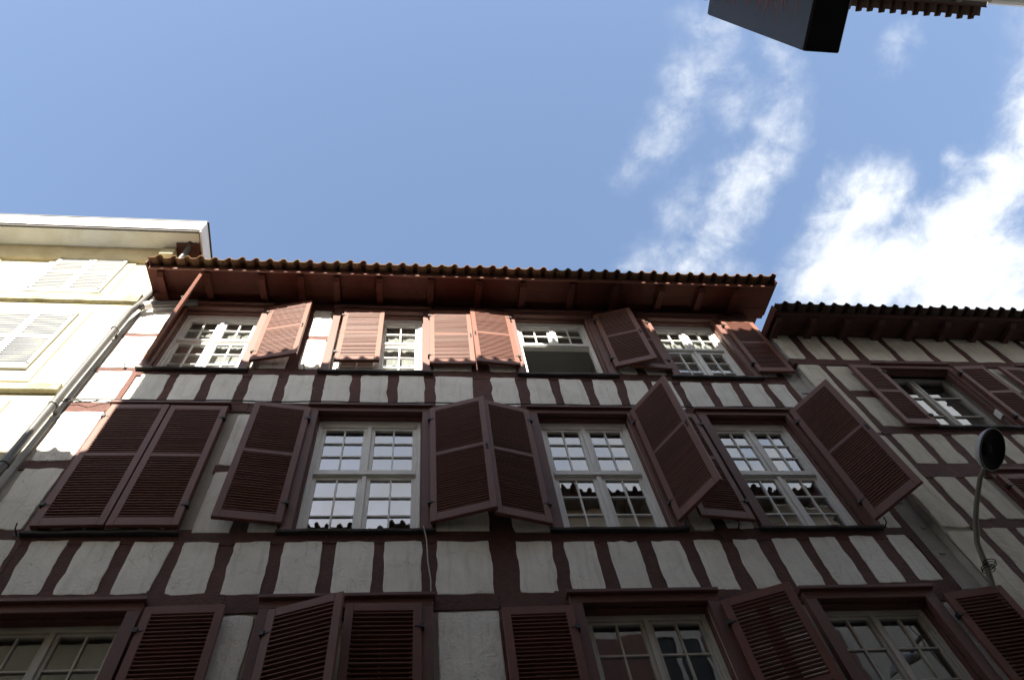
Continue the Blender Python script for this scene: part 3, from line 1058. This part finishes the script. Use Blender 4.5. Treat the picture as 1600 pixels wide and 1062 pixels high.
# lower floor shutters
ly0, ly1 = 4.40, 6.455
shutter(house, -2.04, hy, ly0, ly1 + 0.01, 0.60, 1)
shutter(house, -1.12, hy, ly0, 6.40, 0.61, 18, pitch=0.046, label='half-shut leaf swung a little way out')
shutter(house, 0.08, hy, ly0, 6.46, 0.60, 1, hinge_right=True, pitch=0.046, label='shut leaf')
shutter(house, 1.306, hy, ly0, 6.40, 0.58, -1, hinge_right=True)
shutter(house, 2.565, hy, ly0, 6.42, 0.59, 20)
shutter(house, 4.61, hy, ly0, 6.465, 0.53, 9)
shutter(house, -3.33, hy, ly0, ly1, 0.50, 3, hinge_right=True)

RAFT = [-3.60, -2.97, -2.22, -1.68, -1.18, -0.57, 0.17, 0.87, 1.53, 2.26, 2.93, 3.63, 4.25, 4.80]
eave_roof(house, -3.76, 5.40, 4.11, 12.53, 0.30, 6.0, 'tile', 0.187, 2, ywall=Y + 0.06, rafters=RAFT)
# verge boards closing the eave ends
for x in (-3.785, 5.402):
    b = MB()
    for xx in (x, x + 0.022):
        b.v += [(xx, 4.16, 12.40), (xx, 4.80, 12.595), (xx, 4.80, 12.72), (xx, 4.16, 12.50)]
    b.f = [(0, 1, 2, 3), (7, 6, 5, 4), (0, 4, 5, 1), (1, 5, 6, 2), (2, 6, 7, 3), (3, 7, 4, 0)]
    part('verge_board', b, 'soffit', house)

# cables and hooks on the front
pts = [(x, Y - 0.03 + R.uniform(-.004, .004), 9.70 + 0.010 * math.sin(x * 5) + R.uniform(-.008, .008)) for x in [(-3.9 + i * 0.27) for i in range(33)]]
part('cable', MB().tube(pts, 0.008, 5), 'black', house)
part('cable', MB().tube([(0.085, Y - 0.06, 7.44), (0.115, Y - 0.035, 7.28), (0.125, Y - 0.03, 7.0), (0.15, Y - 0.03, 6.78), (0.15, Y - 0.03, 6.58)], 0.0055, 5), 'cable', house)
part('cable', MB().tube([(-3.9, Y - 0.05, 9.62), (-3.75, Y - 0.04, 9.66), (-3.62, Y - 0.05, 9.60), (-3.5, Y - 0.04, 9.68), (-3.36, Y - 0.03, 9.70)], 0.007, 5), 'black', house)
for x, z in ((-3.52, 10.50), (-2.0, 10.52), (-1.40, 10.52), (-3.42, 7.42), (-1.18, 9.3), (4.62, 7.44), (2.57, 7.40), (3.1, 7.42)):
    part('shutter_hook', MB().tube([(x, Y, z), (x, Y - 0.07, z + 0.005), (x - 0.004, Y - 0.085, z + 0.06)], 0.007, 5).box((x - .02, Y - .008, z - .02), (x + .02, Y, z + .02)), 'iron', house)

# ================================================================== right half-timbered neighbour
YR = 4.7
rh = thing('half_timbered_house', 'lower half-timbered house beside the old render pier, street lamp in front', 'house', (7.6, 4.7, 0))
RX0, RX1 = 5.108, 13.0
RCOL = [(6.26, 7.26), (8.43, 9.43), (10.6, 11.6)]
RZ1, RZ0 = (9.13, 10.62), (6.45, 8.12)
rh_holes = []
for c in RCOL:
    rh_holes += [(c[0], c[1], RZ1[0], RZ1[1]), (c[0], c[1], RZ0[0], RZ0[1])]
wall_with_holes(rh, 'wall', RX0, RX1, 0, 11.75, YR + 0.012, rh_holes, 'wallcore', depth=0.14)
mb = MB()
mb.quad((RX0, YR + .02, 0), (RX0, 12, 0), (RX0, 12, 11.7), (RX0, YR + .02, 11.7))
part('side_wall', mb, 'pier', rh)
part('side_wall', MB().quad((RX1, YR + .02, 0), (RX1, YR + .02, 11.7), (RX1, 12, 11.7), (RX1, 12, 0)), 'pier', rh)


def rpan(x0, x1, z0, z1, x0b=None, x1b=None):
    panel(rh, (x0, x1, x0 if x0b is None else x0b, x1 if x1b is None else x1b, z0, z1), YR, m='plaster_warm')


R1 = [(5.125, 5.385), (5.51, 5.82), (5.90, 6.18), (6.29, 6.74), (6.83, 7.29), (7.37, 7.83), (7.92, 8.39), (8.50, 8.96), (9.06, 9.5), (9.6, 10.05), (10.15, 10.6), (10.7, 11.2), (11.3, 11.8), (11.9, 12.9)]
for a, b in R1:
    rpan(a, b, 10.885, 11.64, a - 0.02, b - 0.05)
for (a, b), (c, d) in zip(R1, R1[1:]):
    timber(rh, 'stud', b - 0.075, c + 0.0, 10.85, 11.66, YR, x0t=b - 0.02, x1t=c + 0.02)
R3 = [(5.52, 5.79), (5.88, 6.15), (6.27, 6.62), (6.71, 6.95), (7.04, 7.34), (7.43, 7.75), (7.85, 8.2), (8.3, 8.6), (8.7, 9.05), (9.15, 9.5), (9.6, 10.0), (10.1, 10.5), (10.6, 11.0)]
for a, b in R3:
    rpan(a, b, 8.39, 8.995, a - 0.02, b - 0.03)
for (a, b), (c, d) in zip(R3, R3[1:]):
    timber(rh, 'stud', b - 0.05, c, 8.35, 9.03, YR, x0t=b - 0.02, x1t=c + 0.02)
# strip beside the pier, then the columns left of the windows
for z0, z1 in ((9.02, 10.72), (7.32, 8.95), (5.4, 7.25)):
    rpan(5.125, 5.425, z0, z1)
timber(rh, 'post', 5.425, 5.53, 5.2, 10.75, YR - 0.001, amp=0.008)
for z0, z1 in ((10.015, 10.69), (9.16, 9.855)):
    rpan(5.525, 5.80, z0, z1)
    rpan(7.80, 7.97, z0, z1)
timber(rh, 'rail', 5.5, 6.2, 9.84, 10.03, YR + 0.001)
for z0, z1 in ((7.435, 8.145), (6.56, 7.30)):
    rpan(5.52, 5.785, z0, z1)
    rpan(5.885, 6.115, z0, z1)
    rpan(7.45, 7.75, z0, z1)
    rpan(7.85, 8.2, z0, z1)
timber(rh, 'rail', 5.5, 6.2, 7.285, 7.45, YR + 0.001)
timber(rh, 'rail', 7.4, 8.3, 7.285, 7.45, YR + 0.001)
timber(rh, 'post', 5.765, 5.90, 5.2, 8.2, YR + 0.0015)
timber(rh, 'post', 7.73, 7.87, 5.2, 8.2, YR + 0.0015)
timber(rh, 'beam', 5.09, 12.9, 10.725, 10.895, YR - 0.006)
timber(rh, 'beam', 5.42, 12.9, 8.985, 9.135, YR - 0.005)
timber(rh, 'beam', 5.30, 12.9, 8.13, 8.40, YR - 0.006)
timber(rh, 'beam', 5.12, 12.9, 11.62, 11.76, YR - 0.006)
part('beam_end', MB().box((5.06, YR - 0.03, 10.70), (5.125, YR + 0.06, 10.86)), 'timber', rh, bev=0.01)
for i, c in enumerate(RCOL):
    casing(rh, c[0], c[1], RZ1[0], RZ1[1], YR, w=0.06, proud=0.03, back=0.14)
    casing(rh, c[0], c[1], RZ0[0], RZ0[1], YR, w=0.06, proud=0.03, back=0.14)
    room(rh, c[0], c[1], RZ1[0], RZ1[1], YR + 0.3)
    room(rh, c[0], c[1], RZ0[0], RZ0[1], YR + 0.3)
for c in RCOL:
    for z0, z1, rows in ((RZ1[0], RZ1[1], 3), (RZ0[0], RZ0[1], 4)):
        yf = YR + 0.15
        w = part('window', MB().box((c[0], yf, z0), (c[0] + .045, yf + .06, z1)).box((c[1] - .045, yf, z0), (c[1], yf + .06, z1)).box((c[0] + .045, yf, z1 - .045), (c[1] - .045, yf + .06, z1)).box((c[0] + .045, yf, z0), (c[1] - .045, yf + .06, z0 + .05)), 'oldwhite', rh, bev=0.003)
        xm = (c[0] + c[1]) / 2 - 0.02
        part('mullion', MB().box((xm - .05, yf - .004, z0 + .05), (xm - .008, yf + .06, z1 - .045)).box((xm + .008, yf - .004, z0 + .05), (xm + .05, yf + .06, z1 - .045)).box((xm - .008, yf + .008, z0 + .05), (xm + .008, yf + .05, z1 - .045)), 'oldwhite', w, bev=0.004)
        for xa, xb in ((c[0] + .045, xm - .05), (xm + .05, c[1] - .045)):
            zz = [z0 + .05 + (z1 - z0 - .095) * t for t in ((0, .36, .69, 1) if rows == 3 else (0, .25, .5, .75, 1))]
            for a, b in zip(zz, zz[1:]):
                pane(w, xa, xb, a, b, yf + 0.03)
            for a in zz[1:-1]:
                bar('glazing_bar', 'oldwhite', w, (xa, yf + .012, a - .011), (xb, yf + .046, a + .011))
rhy = YR - 0.05
shutter(rh, 6.20, rhy, 9.11, 10.60, 0.43, 2, hinge_right=True, pitch=0.042)
shutter(rh, 7.33, rhy, 9.11, 10.62, 0.44, 3, pitch=0.042)
shutter(rh, 8.37, rhy, 9.11, 10.62, 0.38, 2, hinge_right=True, pitch=0.042)
shutter(rh, 9.5, rhy, 9.11, 10.62, 0.44, 2, pitch=0.042)
shutter(rh, 6.24, rhy, 6.46, 8.11, 0.49, 1, pitch=0.042, label='shut leaf')
shutter(rh, 7.28, rhy, 6.46, 8.11, 0.49, 1, hinge_right=True, pitch=0.042, label='shut leaf')
part('latch_plate', MB().box((7.235, YR - 0.02, 9.42), (7.258, YR + 0.05, 9.56)), 'white', rh)
eave_roof(rh, 5.05, 13.0, 4.17, 11.63, 0.24, 6.0, 'tile_old', 0.187, 2, ywall=YR - 0.02, rafters=[5.12 + 0.52 * i for i in range(15)], soffit_m='darkwood', fascia_m='darkwood')
b = MB()
for xx in (5.02, 5.045):
    b.v += [(xx, 4.22, 11.46), (xx, 4.75, 11.60), (xx, 4.75, 11.76), (xx, 4.22, 11.62)]
b.f = [(0, 1, 2, 3), (7, 6, 5, 4), (0, 4, 5, 1), (1, 5, 6, 2), (2, 6, 7, 3), (3, 7, 4, 0)]
part('verge_board', b, 'soffit', rh)

# ================================================================== left cream house
lh = thing('cream_house', 'sunlit cream rendered house with closed white louvred shutters and zinc-edged eaves', 'house', (-8.5, 4.8, 0))
LX0, LX1 = -16.0, -3.93
part('wall', MB().box((LX0, Y, 0), (LX1, 10.5, 14.45)), 'creamwall', lh)
part('string_course', MB().prism_x([(Y + .02, 12.38), (Y - .055, 12.40), (Y - .07, 12.60), (Y - .05, 12.66), (Y + .02, 12.66)], LX0, LX1 - 0.03), 'stone', lh)
part('cornice', MB().prism_x([(Y + .02, 13.98), (Y - .05, 14.0), (Y - .09, 14.06), (Y - .15, 14.20), (Y - .17, 14.38), (Y + .02, 14.40)], LX0, LX1 - 0.20), 'cornice', lh)
part('cornice_block', MB().box((LX1 - 0.195, Y - 0.19, 14.02), (LX1 + 0.02, Y, 14.40)), 'creamtrim', lh, bev=0.01)
# eave: two boards, a dark drip and the zinc edge
for k, (ya, yb, z) in enumerate(((4.335, 4.50, 14.26), (4.503, 4.66, 14.275))):
    part('soffit_board', MB().box((LX0, ya, z), (-3.54, yb, z + 0.02)), 'soffit_white', lh)
part('drip_edge', MB().box((LX0, 4.305, 14.225), (-3.52, 4.335, 14.27)), 'iron', lh)
x = -3.50
i = 0
while x > LX0:
    w_ = 0.16 if i == 0 else 0.83
    part('zinc_fascia', MB().box((x - w_ + 0.004, 4.285 + R.uniform(-.003, .003), 14.272), (x, 4.305, 14.66 + R.uniform(-.006, .006))), 'zinc', lh)
    x -= w_
    i += 1
part('gutter_lip', MB().tube([(LX0, 4.283, 14.675), (-3.50, 4.283, 14.675)], 0.014, 6), 'iron', lh)
part('verge', MB().box((-3.52, 4.305, 14.23), (-3.495, 10.4, 14.66)), 'zinc', lh)
part('verge_lip', MB().box((-3.497, 4.28, 14.655), (-3.475, 10.4, 14.69)), 'iron', lh)
part('roof', MB().quad((LX0, 4.3, 14.64), (-3.50, 4.3, 14.64), (-3.50, 10.4, 15.5), (LX0, 10.4, 15.5)), 'tile_old', lh)
part('eave_end', MB().box((-3.90, 4.52, 14.22), (-3.55, 4.78, 14.26)), 'darkwood', lh)


def cream_window(x0, x1, z0, z1):
    part('surround', MB().box((x0 - .13, Y - .018, z0 - .26), (x0, Y + .02, z1 + .10)).box((x1, Y - .018, z0 - .26), (x1 + .13, Y + .02, z1 + .10)).box((x0, Y - .018, z1), (x1, Y + .02, z1 + .10)).box((x0, Y - .018, z0 - .26), (x1, Y + .02, z0)), 'creamtrim', lh, bev=0.004)
    xm = (x0 + x1) / 2
    w_ = xm - x0 - 0.004
    part('window', MB().box((x0 + .01, Y - .006, z0 + .01), (x1 - .01, Y + .02, z1 - .01)), 'black', lh)
    shutter(lh, x0, Y - 0.032, z0, z1, w_, 0, m='whiteshut', pitch=0.056, hw=False, st=0.055, label='closed white leaf')
    shutter(lh, x1, Y - 0.032, z0, z1, w_, 0, hinge_right=True, m='whiteshut', pitch=0.056, hw=False, st=0.055, label='closed white leaf')
    for xx, zz in ((x0 + .03, z0 + .12), (x0 + .03, z1 - .12), (x1 - .03, z0 + .12), (x1 - .03, z1 - .12)):
        part('shutter_dog', MB().box((xx - .02, Y - .06, zz - .012), (xx + .02, Y - .04, zz + .012)), 'iron', lh)


for x0 in (-5.62, -7.62, -9.62, -11.62):
    cream_window(x0, x0 + 1.03, 12.69, 14.14)
    cream_window(x0, x0 + 1.03, 10.38, 12.00)
    cream_window(x0, x0 + 1.03, 7.6, 9.6)
    part('sill_band', MB().box((x0 - 0.2, Y - .07, 9.85), (-4.03 if x0 > -6 else x0 + 1.3, Y + .02, 10.0)), 'stone', lh, bev=0.008)

# downpipes between the houses
dp = part('downpipe', MB().tube([(-3.68, 4.40, 14.45), (-3.68, 4.42, 14.36), (-3.69, 4.50, 14.30), (-3.72, 4.60, 14.22), (-3.76, 4.66, 14.1), (-3.78, 4.68, 13.4), (-3.80, 4.68, 12.5), (-3.84, 4.68, 12.15), (-3.885, 4.68, 11.9), (-3.89, 4.68, 10.2), (-3.895, 4.68, 8.4), (-3.90, 4.68, 6.0), (-3.90, 4.68, 0.0)], 0.046, 10), 'pipe', None, smooth=True)
dp['label'] = 'long grey downpipe running down the joint between cream and half-timbered houses'
dp['category'] = 'drainpipe'
for z in (11.3, 9.4, 7.4, 5.0):
    part('pipe_bracket', MB().tube([(-3.89, 4.68, z), (-3.89, 4.68, z + .03)], 0.055, 10).box((-3.905, 4.73, z), (-3.875, 4.82, z + .03)), 'pipe', dp)
part('pipe_socket', MB().tube([(-3.895, 4.68, 8.30), (-3.895, 4.68, 8.42)], 0.055, 10), 'pipe', dp)
ep = part('downpipe', MB().tube([(-3.10, 4.70, 12.30), (-3.38, 4.70, 12.24), (-3.62, 4.70, 12.20), (-3.74, 4.69, 12.14), (-3.82, 4.68, 12.06)], 0.048, 10), 'pipe', None, smooth=True)
ep['label'] = 'short grey branch pipe elbowed under the red eave'
ep['category'] = 'drainpipe'
part('pipe_socket', MB().tube([(-3.70, 4.695, 12.165), (-3.78, 4.69, 12.11)], 0.060, 10), 'zinc', ep)
mf = part('mortar_fillet', MB().box((-3.925, Y - 0.006, 0), (-3.855, Y + 0.05, 12.35)), 'pier', lh)

# ================================================================== houses on the near side of the street (behind the camera)
def near_house(label, x0, x1, eave, ye, m, tile_m, wins, rows, shut):
    h = thing('near_side_house', label, 'house', ((x0 + x1) / 2, -0.3, 0))
    yw = -0.3
    hl = []
    for xa in wins:
        for z0, z1 in rows:
            hl.append((xa, xa + 1.0, z0, z1))
    part('wall', MB().box((x0, -8, 0), (x1 - 0.01, yw, eave + 0.05)), m, h)
    for xa, xb, z0, z1 in hl:
        w = part('window', MB().box((xa, yw, z0), (xa + .06, yw + .05, z1)).box((xb - .06, yw, z0), (xb, yw + .05, z1)).box((xa + .06, yw, z1 - .06), (xb - .06, yw + .05, z1)).box((xa + .06, yw, z0), (xb - .06, yw + .05, z0 + .06)).box(((xa + xb) / 2 - .04, yw, z0 + .06), ((xa + xb) / 2 + .04, yw + .05, z1 - .06)), 'oldwhite', h)
        bar('pane', 'black', w, (xa + .06, yw + .005, z0 + .06), ((xa + xb) / 2 - .04, yw + .02, z1 - .06))
        bar('pane', 'black', w, ((xa + xb) / 2 + .04, yw + .005, z0 + .06), (xb - .06, yw + .02, z1 - .06))
        if shut:
            bar('shutter', shut, h, (xa - .52, yw + .01, z0), (xa - .02, yw + .05, z1))
            bar('shutter', shut, h, (xb + .02, yw + .01, z0), (xb + .52, yw + .05, z1))
    eave_roof(h, x0, x1, ye, eave, 0.28, 4.5, tile_m, 0.19, 2, facing=1, ywall=yw, rafters=[x0 + .3 + .6 * i for i in range(int((x1 - x0) / .6))], soffit_m='greywood', fascia_m='darkwood')
    return h


near_house('lowest near-side house with pale render behind the viewer', -15.0, -4.27, 11.45, 0.31, 'opp3', 'tile_old', (-13, -10.5, -8, -6), ((3.5, 5.2), (6.3, 8.0), (8.9, 10.4)), 'whiteshut')
near_house('ochre near-side house directly behind the viewer', -4.26, 0.80, 13.35, 0.31, 'opp', 'tile_old', (-3.2, -0.9), ((3.6, 5.4), (6.5, 8.3), (9.4, 11.2)), 'shutter')
nh = near_house('tall near-side house whose dark tiled eave juts into the sky', 0.81, 8.81, 14.5, 0.31, 'opp2', 'tile_old', (1.9, 3.9, 5.9), ((3.6, 5.4), (6.5, 8.3), (9.4, 11.2), (12.0, 13.4)), 'shutter')
part('eave_lining', MB().box((7.35, -0.24, 14.17), (8.72, 0.10, 14.20)), 'opp2', nh)
part('chimney', MB().box((0.85, -1.9, 14.5), (2.0, -1.2, 16.6)).box((0.80, -1.95, 16.6), (2.05, -1.15, 16.75)), 'opp', nh)
nh2 = near_house('near-side house with plain grey eave next to the dark tiled one', 8.83, 17.0, 14.6, 0.0, 'opp2', 'tile_old', (9.8, 12, 14.2), ((3.6, 5.4), (6.5, 8.3), (9.4, 11.2)), 'whiteshut')
part('gutter', MB().tube([(8.85, 0.07, 14.46), (17.0, 0.07, 14.46)], 0.07, 10), 'zinc', nh2)

# ================================================================== projecting shop sign
sg = thing('shop_sign', 'dark box sign with red streaks on a slate face, projecting overhead', 'sign', (1.27, -0.05, 4.2))


def skew(x0, x1, y0, z0, z1, yo_b, yo_t):
    b = MB()
    for x in (x0, x1):
        b.v += [(x, y0, z0), (x, yo_b, z0), (x, yo_t, z1), (x, y0, z1)]
    b.f = [(3, 2, 1, 0), (4, 5, 6, 7), (0, 1, 5, 4), (1, 2, 6, 5), (2, 3, 7, 6), (3, 0, 4, 7)]
    return b


part('casing', skew(1.214, 1.335, -0.24, 4.20, 5.20, 0.205, 0.163), 'signblack', sg, bev=0.004)
part('face', skew(1.211, 1.2135, -0.235, 4.204, 5.196, 0.200, 0.158), 'signface', sg)
part('wall_bracket', MB().box((1.25, -0.30, 5.0), (1.29, -0.238, 5.06)).box((1.25, -0.30, 4.35), (1.29, -0.238, 4.41)), 'iron', sg)
mb = MB()
for i in range(120):
    zc = R.uniform(4.36, 4.98)
    yc = R.uniform(-0.16, 0.05)
    ln = R.uniform(0.04, 0.10)
    w_ = R.uniform(0.003, 0.009)
    n = 5
    p = []
    for j in range(n + 1):
        t = j / n
        p.append((min(yc + ln * t, 0.15), zc + 0.025 * math.sin(t * 2.5 + i) + (zc - 4.65) * 0.2 * t, w_ * (1 - 0.75 * t)))
    xx = 1.2105 - i * 3e-6
    for (ya, za, wa), (yb, zb, wb_) in zip(p, p[1:]):
        mb.quad((xx, ya, za - wa), (xx, ya, za + wa), (xx, yb, zb + wb_), (xx, yb, zb - wb_))
pr = part('printed_streaks', mb, 'signred', sg)
pr['kind'] = 'stuff'

# ================================================================== street lamp on the right-hand house
lp = thing('street_lamp', 'swan-necked wall lamp with a round dark head in front of right house', 'street lamp', (5.06, 4.68, 6.3))
arm = [(5.06, 4.69, 6.30), (5.06, 4.66, 6.48), (5.06, 4.57, 6.60), (5.05, 4.45, 6.79), (5.055, 4.29, 6.905), (5.055, 4.15, 6.965), (5.05, 4.02, 7.0), (5.04, 3.90, 7.02), (5.04, 3.80, 7.02)]
part('arm', MB().tube(arm, [.027, .027, .027, .026, .025, .024, .023, .022, .022], 8), 'lamppole', lp, smooth=True)
part('wall_plate', MB().box((5.03, 4.665, 6.22), (5.09, 4.70, 6.50)), 'lamppole', lp)
cl = MB()
for k in range(4):
    pts = []
    for j in range(13):
        t = 2 * math.pi * j / 12
        pts.append((5.06 + 0.062 * math.cos(t) + (0.03 if k > 1 else 0), 4.57 + 0.04 * math.sin(t) - 0.012 * k, 6.58 + 0.018 * k))
    cl.tube(pts, 0.005, 4, caps=False)
part('cable_coil', cl, 'black', lp)
nrm = Vector((0.36, -0.40, -0.80)).normalized()
q = nrm.to_track_quat('Z', 'Y').to_matrix()
cen = Vector((5.05, 3.60, 7.02))


def lathe(prof, k=28):
    b = MB()
    for rr, zz in prof:
        for j in range(k):
            t = 2 * math.pi * j / k
            b.v.append(tuple(cen + q @ Vector((rr * math.cos(t), rr * math.sin(t), zz))))
    for i in range(len(prof) - 1):
        for j in range(k):
            a = i * k + j
            c = i * k + (j + 1) % k
            b.f.append((a, c, c + k, a + k))
    return b


part('lamp_shade', lathe([(0.188, 0.0), (0.192, -0.010), (0.186, -0.025), (0.162, -0.06), (0.112, -0.09), (0.055, -0.105), (0.001, -0.108)]), 'lampshell', lp, smooth=True)
part('reflector', lathe([(0.188, 0.001), (0.178, -0.006), (0.145, -0.036), (0.085, -0.06), (0.001, -0.065)]), 'lampin', lp, smooth=True)
part('rim', lathe([(0.180, 0.0), (0.182, 0.007), (0.192, 0.007), (0.194, 0.0)]), 'iron', lp, smooth=True)
part('bulb_cover', lathe([(0.06, -0.06), (0.058, -0.040), (0.038, -0.022), (0.001, -0.016)], 16), 'lampin', lp, smooth=True)

# ================================================================== curtains behind the glass
def curtain(label, x0, x1, z0, z1, y, m, group=None):
    mb = MB()
    n = 26
    for i in range(n + 1):
        t = i / n
        yy = y + 0.012 * math.sin(t * 34) + 0.006 * math.sin(t * 71)
        mb.v += [(x0 + (x1 - x0) * t, yy, z0), (x0 + (x1 - x0) * t, yy + .004, z1)]
    for i in range(n):
        mb.f.append((2 * i, 2 * i + 2, 2 * i + 3, 2 * i + 1))
    o = part('curtain', mb, m, None, smooth=True)
    o['label'] = label
    o['category'] = 'curtain'
    if group:
        o['group'] = group
    return o


YC = YF + 0.13
curtain('pale net curtain inside the top floor window beside the edge-on shutter', -3.2, -2.24, 10.45, 12.2, YC, 'net', 'top floor curtains')
curtain('pale net curtain inside the half-shuttered top floor window', -1.05, 0.02, 10.45, 12.2, YC, 'net', 'top floor curtains')
curtain('pale net curtain inside the top floor window nearest the lower neighbour roof', 3.5, 4.4, 10.45, 12.2, YC, 'net', 'top floor curtains')
curtain('grey net curtain in the lower window below the closed pair of shutters', -3.2, -2.24, 4.4, 6.4, YC, 'greynet', 'lower floor curtains')
curtain('grey net curtain in the lower window below the window showing reflected roofs', 1.45, 2.43, 4.4, 6.4, YC, 'greynet', 'lower floor curtains')
curtain('grey net curtain in the lower window nearest the street lamp', 3.5, 4.4, 4.4, 6.4, YC, 'greynet', 'lower floor curtains')
